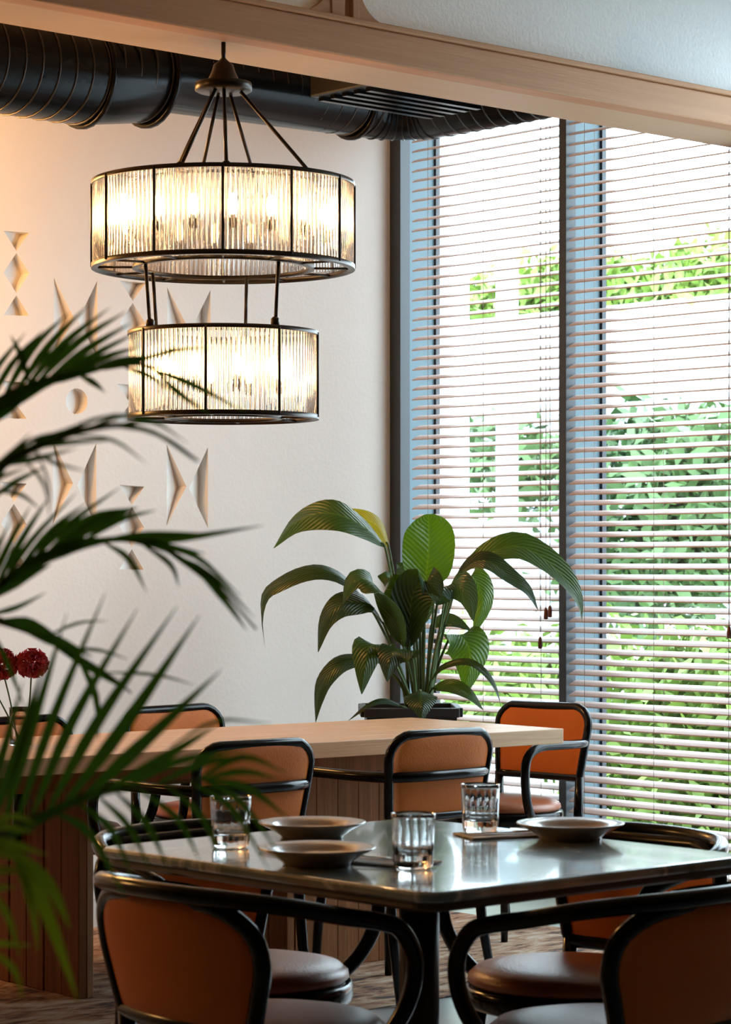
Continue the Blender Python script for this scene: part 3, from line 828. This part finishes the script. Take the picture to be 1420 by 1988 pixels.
for i, (px, py, R, lab) in enumerate(((62, 1288, .052, 'crimson carnation, the one furthest from the frame edge, above the oak table'), (2, 1290, .055, 'crimson flower cut by the left frame edge, above the oak table'), (-50, 1275, .04, 'crimson flower at the far left of the vase, just outside the frame'))):
    flower(px, py, R, lab, (vp.x+.012*math.cos(i*2.1), vp.y+.012*math.sin(i*2.1), vz+.014))

# ================================================================== BIG LEAFY PLANT
DP = 9.75
pp = at(796, 1372, DP); 
plant = thing('peace_lily', 'large peace lily with broad drooping leaves in a black planter in the corner', 'plant', (pp.x, pp.y, .0042))
off = Vector((pp.x, pp.y, .0042))
yaw = math.atan2(RGT.y, RGT.x)
pot_hw = 91/F*DP; zp = pp.z
def rotz(mb, a):
    c, s = math.cos(a), math.sin(a)
    mb.v = [Vector((v.x*c-v.y*s, v.x*s+v.y*c, v.z)) for v in mb.v]; return mb
def frustum(w0, w1, z0, z1): 
    return [(-w0, -w0, z0), (w0, -w0, z0), (w0, w0, z0), (-w0, w0, z0), (-w1, -w1, z1), (w1, -w1, z1), (w1, w1, z1), (-w1, w1, z1)]
yw = yaw+.03
rotz(MB().add(frustum(pot_hw*.72, pot_hw*.95, 0, zp-.03), [(0, 3, 2, 1), (0, 1, 5, 4), (1, 2, 6, 5), (2, 3, 7, 6), (3, 0, 4, 7), (4, 5, 6, 7)]), yw).build('planter', pot_m, plant)
mb = MB()
for s_ in (-1, 1):
    mb.box((-pot_hw, s_*pot_hw-.014, zp-.035), (pot_hw, s_*pot_hw+.014, zp), .004)
    mb.box((s_*pot_hw-.014, -pot_hw+.014, zp-.035), (s_*pot_hw+.014, pot_hw-.014, zp), .004)
rotz(mb, yw).build('planter_rim', pot_m, plant)
rotz(MB().box((-pot_hw+.015, -pot_hw+.015, zp-.0299), (pot_hw-.015, pot_hw-.015, zp-.018)), yw).build('soil', soil_m, plant)

def cv(cx, cy, dd=0):                                # crop coordinates of the plant study -> world
    return at(480+cx/2.088, 950+cy/2.088, DP+dd)
def camvec(x, y, d): return (RGT*x + Vector((0, 0, -y)) + FWD*d).normalized()
def blade(pts, width, side, m, fold=.25, prof=.8, droop=0, nL=18, nW=8, notch=False):
    C = cat_rom(pts, nL); S0 = side; mb = MB(); vs = []; fs = []
    for i, p in enumerate(C):
        t = i/nL; T = (C[min(i+1, nL)]-C[max(i-1, 0)]).normalized()
        S = (S0-T*S0.dot(T))
        S = S.normalized() if S.length > 1e-4 else Vector((1, 0, 0))
        Nn = S.cross(T).normalized()
        w_ = width*.5*max(0.015, math.sin(PI*min(1, max(0, t))**prof))**.85
        if notch: w_ = width*.42*max(.03, 1-abs((t-.5)/.5)**2.3)**.5
        for j in range(nW+1):
            s_ = -1+2*j/nW
            vs.append(p + S*s_*w_ + Nn*(abs(s_)*w_*fold + .05*w_*math.sin(t*9+j)))
            mb.uv[len(mb.v)+len(vs)-1] = (.5+s_*.5, t)
    for i in range(nL):
        for j in range(nW): a = i*(nW+1)+j; fs.append((a, a+1, a+nW+2, a+nW+1))
    mb.add(vs, fs, True)
    return mb
def leaf(blade_pts, width_c, side, m, base=(700, 880), pet=None, prof=.8, fold=.25, notch=False):
    width = 1.2*width_c/2.088/F*DP
    B = [cv(*p) for p in blade_pts]
    o = blade(B, width, camvec(*side), m, fold, prof, notch=notch).build('leaf', m, plant, off)
    r0 = cv(base[0], base[1], base[2] if len(base) > 2 else 0); r0.z = zp-.02
    mids = [cv(*p) for p in pet] if pet else []
    path = cat_rom([r0]+mids+[B[0], B[0].lerp(B[1], .25)], 16)
    MB().tube(path, [.0075-.004*i/16 for i in range(17)], 7).build('petiole', petiole_m, plant, off)
leaf([(560, 235, .0), (485, 160, -.03), (385, 105, -.06), (290, 98, -.05), (190, 140, -.02), (108, 238, .02)], 118, (.15, 1, -.55), lf_mid, (690, 880), [(640, 640, .02), (590, 380, .02)], .9)
leaf([(575, 235, .06), (530, 150, .06), (470, 118, .05), (385, 108, .04), (330, 140, .03)], 70, (.1, 1, -.3), lf_yellow, (695, 880, .03), [(650, 640, .04), (597, 360, .06)])
leaf([(722, 395, .04), (728, 330, .06), (735, 240, .06), (737, 160, .05), (735, 100, .02)], 215, (1, 0, .12), lf_bright, (715, 880, .02), [(712, 650, .03)], .62, .12, True)
leaf([(860, 345, .0), (935, 285, -.02), (1010, 248, -.04), (1105, 232, -.05), (1215, 290, -.05), (1300, 375, -.05), (1345, 460, -.04), (1358, 540, -.03)], 100, (-.1, 1, -.45), lf_mid, (730, 880, -.02), [(770, 620, .0), (830, 430, 0)], .85)
leaf([(850, 350, -.05), (920, 295, -.06), (985, 295, -.08), (1060, 350, -.09), (1135, 410, -.09), (1180, 490, -.08)], 68, (-.2, 1, -.5), lf_dark, (735, 880, -.03), [(780, 600, -.02), (820, 420, -.04)])
leaf([(470, 440, -.05), (385, 360, -.08), (300, 332, -.10), (215, 345, -.10), (130, 385, -.10), (72, 430, -.09), (58, 520, -.09), (72, 640, -.08)], 58, (.2, 1, -.45), lf_dark, (680, 880, -.03), [(610, 700, -.02), (530, 530, -.04)], .7)
leaf([(635, 640, -.08), (605, 520, -.12), (560, 430, -.15), (500, 372, -.17), (430, 372, -.18), (388, 462, -.17)], 120, (.75, .75, -.25), lf_mid, (690, 880, -.05), [(665, 760, -.06)], .75)
leaf([(650, 640, -.04), (640, 520, -.07), (630, 430, -.09), (590, 370, -.10), (530, 352, -.09)], 150, (.9, .35, -.2), lf_mid, (695, 880, -.03), [(672, 760, -.03)], .7)
leaf([(660, 640, -.06), (660, 520, -.10), (675, 420, -.14), (715, 372, -.17), (760, 395, -.18), (785, 440, -.18)], 140, (.95, .1, -.25), lf_dark, (700, 880, -.04), [(676, 760, -.05)], .75)
leaf([(770, 470, -.06), (800, 400, -.10), (850, 385, -.14), (895, 440, -.17), (918, 535, -.17)], 112, (.85, -.5, -.3), lf_sheen, (720, 880, -.04), [(745, 660, -.05)], .75)
leaf([(850, 390, .06), (905, 350, .07), (945, 400, .06), (955, 480, .05), (918, 590, .04)], 108, (1, -.15, .25), lf_bright, (735, 880, .02), [(790, 600, .04)], .72)
leaf([(560, 560, -.08), (505, 470, -.12), (435, 455, -.15), (370, 472, -.17), (315, 540, -.17), (288, 660, -.16)], 92, (.55, .8, -.3), lf_dark, (680, 880, -.05), [(620, 720, -.07)], .85)
leaf([(575, 660, -.14), (540, 628, -.18), (495, 640, -.21), (478, 720, -.22), (465, 830, -.21)], 118, (1, .05, .1), lf_mid, (685, 880, -.07), [(630, 770, -.11)], .72)
leaf([(520, 690, -.06), (440, 690, -.09), (370, 712, -.11), (310, 780, -.12), (287, 860, -.12), (278, 945, -.11)], 62, (.5, .9, -.3), lf_dark, (680, 880, -.05), [(610, 770, -.05)], .8)
leaf([(672, 690, -.20), (640, 648, -.23), (598, 655, -.26), (575, 700, -.27), (568, 780, -.26)], 120, (1, .15, -.1), lf_dark, (690, 880, -.10), [(680, 780, -.16)], .7)
leaf([(702, 815, -.24), (704, 835, -.27), (708, 880, -.29), (712, 938, -.28)], 112, (1, 0, .05), lf_dark, (700, 880, -.14), [(702, 835, -.20)], .62)
leaf([(815, 615, .0), (860, 590, -.02), (900, 640, -.04), (905, 720, -.05), (888, 830, -.05)], 165, (1, -.12, .2), lf_bright, (735, 880, .0), [(770, 730, .0)], .68)
leaf([(745, 775, -.1), (800, 718, -.13), (900, 700, -.16), (975, 755, -.17), (1018, 840, -.17), (1035, 920, -.16)], 24, (.2, 1, -.2), lf_dark, (725, 880, -.06), [(735, 820, -.08)])
leaf([(750, 808, -.12), (830, 798, -.15), (895, 830, -.17), (958, 895, -.17)], 50, (.1, 1, -.4), lf_mid, (725, 880, -.08), [(735, 840, -.1)])
leaf([(640, 885, -.12), (560, 858, -.16), (490, 878, -.18), (408, 940, -.18)], 20, (.2, 1, -.3), lf_dark, (680, 890, -.09))
leaf([(665, 400, .1), (645, 350, .12), (625, 315, .12), (605, 300, .1)], 60, (.8, -.5, .2), lf_sheen, (700, 880, .05), [(690, 640, .08)])
leaf([(745, 560, .05), (800, 532, .05), (850, 540, .04), (910, 575, .03)], 50, (.1, 1, -.4), lf_sheen, (722, 880, .03), [(735, 700, .05)])
leaf([(700, 560, .10), (690, 470, .13), (690, 400, .14), (720, 340, .13)], 120, (1, .1, .3), lf_mid, (705, 880, .06), [(702, 700, .08)])
# bare stalks in the middle of the clump
for (cx0, cx1, cy1, dd) in ((660, 625, 480, -.02), (690, 668, 460, -.05), (705, 700, 430, .0), (715, 722, 440, -.06), (725, 760, 420, -.02), (735, 800, 450, -.07), (650, 560, 590, -.06), (735, 785, 580, -.1)):
    r0 = cv(cx0, 880, dd*.5); r0.z = zp-.02
    MB().tube(cat_rom([r0, cv((cx0*.6+cx1*.4), 700, dd), cv(cx1, cy1, dd)], 10), [.007-.003*i/10 for i in range(11)], 7).build('petiole', petiole_m, plant, off)

# ================================================================== PALM IN THE FOREGROUND
rootp = at(-420, 1500, 2.75); rootp.z = 0
palm = thing('areca_palm', 'feathery areca palm at the left edge, out of focus close to us', 'plant', (rootp.x, rootp.y, 0))
offp = Vector((rootp.x, rootp.y, 0))
MB().lathe([(.15, 0), (.17, .02), (.20, .40), (.205, .42), (.185, .42), (.18, .38), (0, .375)], 28, cap=False).build('palm_pot', pot_m, palm)
def leaflet(pts, wpx, d, m, parent, side=None):
    C = cat_rom(pts, 8); width = wpx/F*d
    view = FWD
    mb = MB(); vs = []; fs = []
    for i, p in enumerate(C):
        t = i/8; T = (C[min(i+1, 8)]-C[max(i-1, 0)]).normalized()
        S = T.cross(view).normalized() if side is None else side
        Nn = S.cross(T).normalized()
        w_ = width*.5*max(.03, min(1, .22+1.9*t)*(1-t**2.2))
        vs += [p-S*w_+Nn*w_*.35, p, p+S*w_+Nn*w_*.35]
    for i in range(8):
        a = i*3; fs += [(a, a+1, a+4, a+3), (a+1, a+2, a+5, a+4)]
    return mb.add(vs, fs, True).build('leaflet', m, parent, offp)
def frond(rach, d, explicit, auto=None, m=palm_m, dz=None, r=.006, seed=0, wpx=16):
    """rach: picture points of the stalk at distance d; explicit: leaflets as 3 picture points + width; auto: (count, t0, t1, len0, len1, up angle, down angle)"""
    rnd = random.Random(seed)
    P = [at(px, py, d+(dz[i] if dz else 0)) for i, (px, py) in enumerate(rach)]
    n = 24; C = cat_rom(P, n)
    base = Vector((offp.x+rnd.uniform(-.05, .05), offp.y+rnd.uniform(-.05, .05), .38))
    lead = cat_rom([base, base.lerp(C[0], .5)+Vector((0, 0, .12)), C[0]], 12)
    path = lead[:-1]+C
    rs = [r*1.5-(r*.5)*i/12 for i in range(12)]+[r*(1-.8*i/n) for i in range(n+1)]
    fo = MB().tube(path, rs, 7).build('frond', rachis_m, palm, offp)
    for L in explicit:
        pts = [at(px, py, d+dd) for (px, py), dd in zip(L[:-1], (0, -.03, -.05))]
        leaflet(pts, L[-1]*1.15, d, m, fo)
    if auto:
        cnt, t0, t1, l0, l1, ua, da = auto
        for k in range(cnt):
            t = t0+(t1-t0)*k/max(1, cnt-1); i = min(n-1, int(t*n)); p = C[i].lerp(C[i+1], t*n-i); T = (C[i+1]-C[i]).normalized()
            Ln = (l0+(l1-l0)*t)/F*d
            for sg, an in ((1, ua), (-1, da)):
                if an is None: continue
                a = an*rnd.uniform(.75, 1.2)*(1-.35*t)
                Nn = T.cross(FWD).normalized()*(-1)               # picture-plane normal, pointing up for a stalk going right
                if Nn.z < 0: Nn = -Nn
                dr = (T*math.cos(a)+Nn*sg*math.sin(a)+FWD*rnd.uniform(-.35, .35)).normalized()
                L_ = Ln*rnd.uniform(.8, 1.15); tip = p+dr*L_+Vector((0, 0, -L_*rnd.uniform(.10, .28)))
                leaflet([p, p+dr*L_*.5+Vector((0, 0, .02*L_)), tip], wpx*rnd.uniform(.8, 1.15), d, m, fo)
    return fo
# F1: dark top frond
frond([(-90, 850), (0, 778), (60, 748), (150, 722), (250, 708), (330, 715)], 2.75, [
    ((-60, 815), (-10, 720), (50, 645), 15), ((-30, 800), (20, 710), (85, 640), 15), ((0, 785), (60, 680), (132, 608), 18), ((20, 775), (95, 670), (172, 592), 18),
    ((40, 765), (120, 670), (215, 596), 18), ((60, 755), (150, 665), (246, 604), 18), ((80, 748), (165, 680), (258, 625), 18), ((100, 742), (180, 690), (266, 645), 16),
    ((130, 732), (200, 695), (275, 672), 16), ((160, 726), (230, 700), (300, 690), 15), ((200, 718), (270, 700), (345, 672), 12), ((60, 755), (40, 690), (20, 650), 14),
    ((250, 708), (340, 680), (420, 675), 10), ((280, 712), (370, 745), (480, 802), 14), ((300, 720), (350, 765), (410, 806), 13), ((150, 726), (180, 742), (205, 762), 14), ((240, 712), (290, 730), (330, 760), 12),
    ((-70, 835), (0, 800), (60, 765), 30), ((-40, 815), (30, 775), (100, 745), 30), ((-10, 790), (70, 750), (150, 722), 26), ((60, 752), (140, 728), (230, 708), 18)], seed=1)
# F2: pale, blurred arching frond
frond([(-90, 960), (0, 905), (70, 868), (150, 838), (240, 826), (320, 850), (385, 895)], 2.35, [
    ((-10, 905), (60, 855), (130, 835), 10), ((20, 890), (100, 845), (180, 820), 10), ((50, 880), (130, 835), (230, 800), 10), ((90, 860), (180, 815), (280, 800), 9), ((150, 840), (240, 808), (330, 825), 9),
    ((200, 832), (290, 818), (365, 860), 9), ((230, 830), (300, 840), (385, 900), 10), ((140, 845), (220, 855), (285, 900), 8), ((60, 875), (110, 900), (170, 915), 9), ((-40, 930), (20, 880), (60, 840), 11),
    ((-60, 950), (-10, 930), (60, 905), 12), ((0, 905), (70, 890), (150, 870), 14), ((70, 870), (140, 858), (220, 855), 12), ((40, 885), (85, 940), (98, 1010), 8), ((70, 870), (92, 930), (100, 980), 6)], seed=2)
# F3: arching middle frond
frond([(-90, 1250), (-20, 1160), (40, 1105), (110, 1068), (190, 1050), (265, 1050), (350, 1082), (430, 1145), (498, 1222)], 2.65, [
    ((-40, 1180), (10, 1070), (60, 980), 16), ((-20, 1160), (40, 1050), (95, 965), 16), ((0, 1140), (60, 1050), (150, 955), 14), ((30, 1110), (100, 1030), (170, 975), 16), ((50, 1100), (130, 1020), (235, 945), 15),
    ((80, 1085), (170, 1010), (262, 985), 22), ((110, 1070), (190, 1015), (270, 985), 22), ((150, 1058), (230, 1010), (305, 990), 14), ((190, 1050), (290, 1040), (400, 1035), 20), ((230, 1048), (350, 1045), (512, 1020), 17),
    ((60, 1100), (140, 1060), (240, 1045), 30), ((0, 1140), (80, 1085), (170, 1055), 30), ((200, 1052), (250, 1085), (285, 1150), 13), ((270, 1052), (330, 1095), (348, 1140), 12), ((300, 1060), (380, 1080), (470, 1160), 13),
    ((330, 1075), (410, 1130), (470, 1210), 14), ((350, 1085), (420, 1125), (495, 1200), 12), ((320, 1070), (400, 1110), (445, 1170), 11), ((380, 1105), (440, 1170), (480, 1225), 13), ((250, 1050), (320, 1060), (400, 1075), 16),
    ((-60, 1200), (-20, 1100), (20, 1010), 16), ((-70, 1220), (-40, 1130), (0, 1040), 16), ((-10, 1160), (40, 1125), (100, 1095), 22)], seed=3)
# F4: large low frond, leaflets fanning upwards and hanging down
frond([(-120, 1720), (-40, 1650), (40, 1600), (110, 1572), (200, 1540), (300, 1524), (405, 1514)], 2.45, [
    ((-60, 1660), (0, 1480), (45, 1320), 22), ((-30, 1640), (35, 1450), (85, 1290), 24), ((0, 1620), (60, 1420), (130, 1190), 22), ((30, 1605), (100, 1400), (205, 1150), 22), ((60, 1590), (140, 1400), (268, 1180), 24),
    ((90, 1580), (190, 1400), (345, 1176), 26), ((120, 1568), (240, 1410), (388, 1194), 30), ((150, 1560), (270, 1450), (430, 1300), 30), ((190, 1545), (320, 1470), (425, 1405), 22), ((330, 1450), (420, 1400), (530, 1405), 8),
    ((230, 1538), (340, 1480), (480, 1455), 18), ((300, 1524), (400, 1480), (500, 1470), 16), ((380, 1516), (470, 1470), (556, 1500), 14), ((390, 1514), (470, 1498), (540, 1512), 15), ((395, 1514), (480, 1530), (562, 1590), 17),
    ((100, 1574), (175, 1620), (246, 1748), 18), ((150, 1558), (215, 1610), (258, 1706), 16), ((190, 1545), (250, 1605), (293, 1692), 15), ((225, 1538), (285, 1600), (331, 1697), 15), ((265, 1530), (345, 1590), (390, 1676), 14),
    ((320, 1522), (395, 1590), (432, 1692), 14), ((370, 1518), (450, 1570), (524, 1692), 14), ((395, 1514), (470, 1560), (550, 1668), 14), ((-20, 1640), (60, 1600), (150, 1560), 22), ((60, 1592), (160, 1550), (260, 1525), 18)], seed=4)
# F5: bright young frond in the lower left corner
frond([(-160, 1560), (-80, 1590), (0, 1625), (50, 1665), (85, 1710)], 2.2, [
    ((10, 1630), (85, 1760), (152, 1945), 30), ((30, 1650), (95, 1720), (138, 1805), 28), ((-40, 1610), (10, 1605), (66, 1618), 16), ((-60, 1660), (0, 1655), (80, 1680), 22),
    ((-60, 1700), (0, 1690), (60, 1690), 20), ((-70, 1740), (-10, 1725), (35, 1722), 16), ((-60, 1830), (0, 1832), (64, 1836), 14), ((-30, 1840), (25, 1880), (45, 1940), 14), ((-60, 1640), (-10, 1632), (55, 1640), 18), ((-30, 1600), (30, 1585), (70, 1600), 14), ((-60, 1625), (20, 1640), (95, 1660), 18), ((20, 1640), (60, 1750), (75, 1850), 18), ((-50, 1700), (10, 1770), (40, 1860), 16)], m=palm_bright, seed=5)
# F6: frond drooping behind the flowers
frond([(-120, 1180), (-40, 1195), (50, 1222), (130, 1262), (210, 1310), (255, 1345)], 2.7, [
    ((-30, 1195), (30, 1180), (90, 1150), 12), ((0, 1205), (60, 1215), (130, 1250), 30), ((40, 1220), (110, 1245), (180, 1275), 26), ((100, 1250), (180, 1300), (246, 1340), 16), ((150, 1275), (185, 1350), (192, 1440), 16),
    ((-20, 1215), (15, 1290), (50, 1380), 12), ((120, 1260), (190, 1262), (250, 1280), 8), ((80, 1240), (150, 1210), (210, 1205), 7), ((200, 1305), (300, 1310), (380, 1330), 7)], seed=6)
# F7: small frond rising at the upper left
frond([(-140, 1100), (-60, 1010), (0, 955), (40, 930)], 2.55, [((-30, 985), (10, 900), (45, 860), 12), ((-10, 965), (30, 935), (90, 905), 14), ((-40, 1000), (-5, 930), (20, 880), 12), ((0, 955), (40, 960), (80, 990), 10)], seed=8)

# ================================================================== OUTSIDE
gr = MB().box((.21, -25, -.2), (45, 30, -.02)).build('ground', paving); gr['kind'] = 'structure'
bx = 9.0
def zat(px, py, x): return atx(px, py, x).z
b0 = thing('white_building', 'white rendered building across the yard, seen through the blinds', 'building', (bx, 8, -.02))
zf0 = zat(1200, 780, bx); zf1 = zat(1200, 603, bx)
MB().box((0, -20, 0), (.3, 20, zf0)).build('facade', white_wall, b0)
MB().box((-.5, -20, zf0+.001), (.3, 20, zf1)).build('parapet', white_wall, b0)
for k, yk in enumerate((-2.4, -.1, 2.2)):
    MB().box((-.02, yk-.55, .9), (-.001, yk+.55, 2.3)).build('window', pole_m, b0)
c = atx(872, 800, 2.6)
col = MB().box((c.x-.15, c.y-.02, -.02), (c.x+.15, c.y+.42, 6.5), .01).build('porch_pillar', white_wall); tag(col, 'tall white square pillar outside, beside the window frame', 'pillar')
c = atx(985, 800, 4.2)
pole = thing('lamp_post', 'pale blue post standing outside behind the corner blind', 'post', (c.x, c.y, -.02))
MB().tube([(0, 0, 0), (0, 0, atx(985, 500, 4.2).z)], .075, 12).build('post_shaft', pole_m, pole)
MB().lathe([(.16, 0), (.16, .03), (.09, .05)], 16).build('post_base', pole_m, pole)
def foliage(name, label, cat, m, n, gen, size, seed):
    rnd = random.Random(seed); mb = MB()
    vs = []; fs = []
    for k in range(n):
        p = gen(rnd)
        if p is None: continue
        a = Vector((rnd.gauss(0, 1), rnd.gauss(0, 1), rnd.gauss(0, 1))).normalized(); b_ = a.cross(Vector((rnd.gauss(0, 1), rnd.gauss(0, 1), rnd.gauss(0, 1)))).normalized()
        s_ = size*rnd.uniform(.6, 1.3); i = len(vs)
        vs += [p-a*s_, p+b_*s_*.45, p+a*s_, p-b_*s_*.45]; fs.append((i, i+1, i+2, i+3))
    mb.add(vs, fs)
    return tag(mb.build(name, m), label, cat, kind='stuff')
def clumps(x, spread, boxes, rnd_seed, cl=.22):
    rnd = random.Random(rnd_seed); cs = []
    for (px0, px1, py0, py1, n) in boxes:
        for _ in range(n):
            p = atx(rnd.uniform(px0, px1), rnd.uniform(py0, py1), x+rnd.uniform(-spread, spread)); cs.append(p)
    def g(r):
        c = r.choice(cs); return c+Vector((r.gauss(0, cl), r.gauss(0, cl), r.gauss(0, cl*.75)))
    return g
foliage('climbing_foliage', 'green climbing foliage over the garden wall outside', 'foliage', hedge_dark, 6500, clumps(5.2, .25, [(1000, 1100, 820, 960, 7), (1165, 1480, 825, 1100, 34), (1165, 1400, 1100, 1180, 14), (900, 960, 830, 940, 4)], 3, .16), .075, 11)
foliage('garden_shrubs', 'bright green shrubs growing just outside the window', 'shrub', hedge_m, 7000, clumps(1.7, .2, [(850, 1110, 1275, 1420, 26), (1165, 1500, 1240, 1600, 60), (1165, 1500, 1560, 1750, 20)], 4, .12), .06, 12)
foliage('roof_foliage', 'leafy plants growing along the roof edge of the white building', 'foliage', hedge_m, 4500, clumps(bx+.1, .2, [(900, 965, 575, 605, 5), (1010, 1100, 550, 600, 9), (1165, 1330, 535, 598, 12), (1345, 1480, 505, 595, 15)], 5, .16), .085, 13)
gw = MB().box((6.2, -6, -.02), (6.4, 1.6, 1.0)).build('brick_wall', brick_m); tag(gw, 'low terracotta garden wall outside behind the shrubs', 'wall')
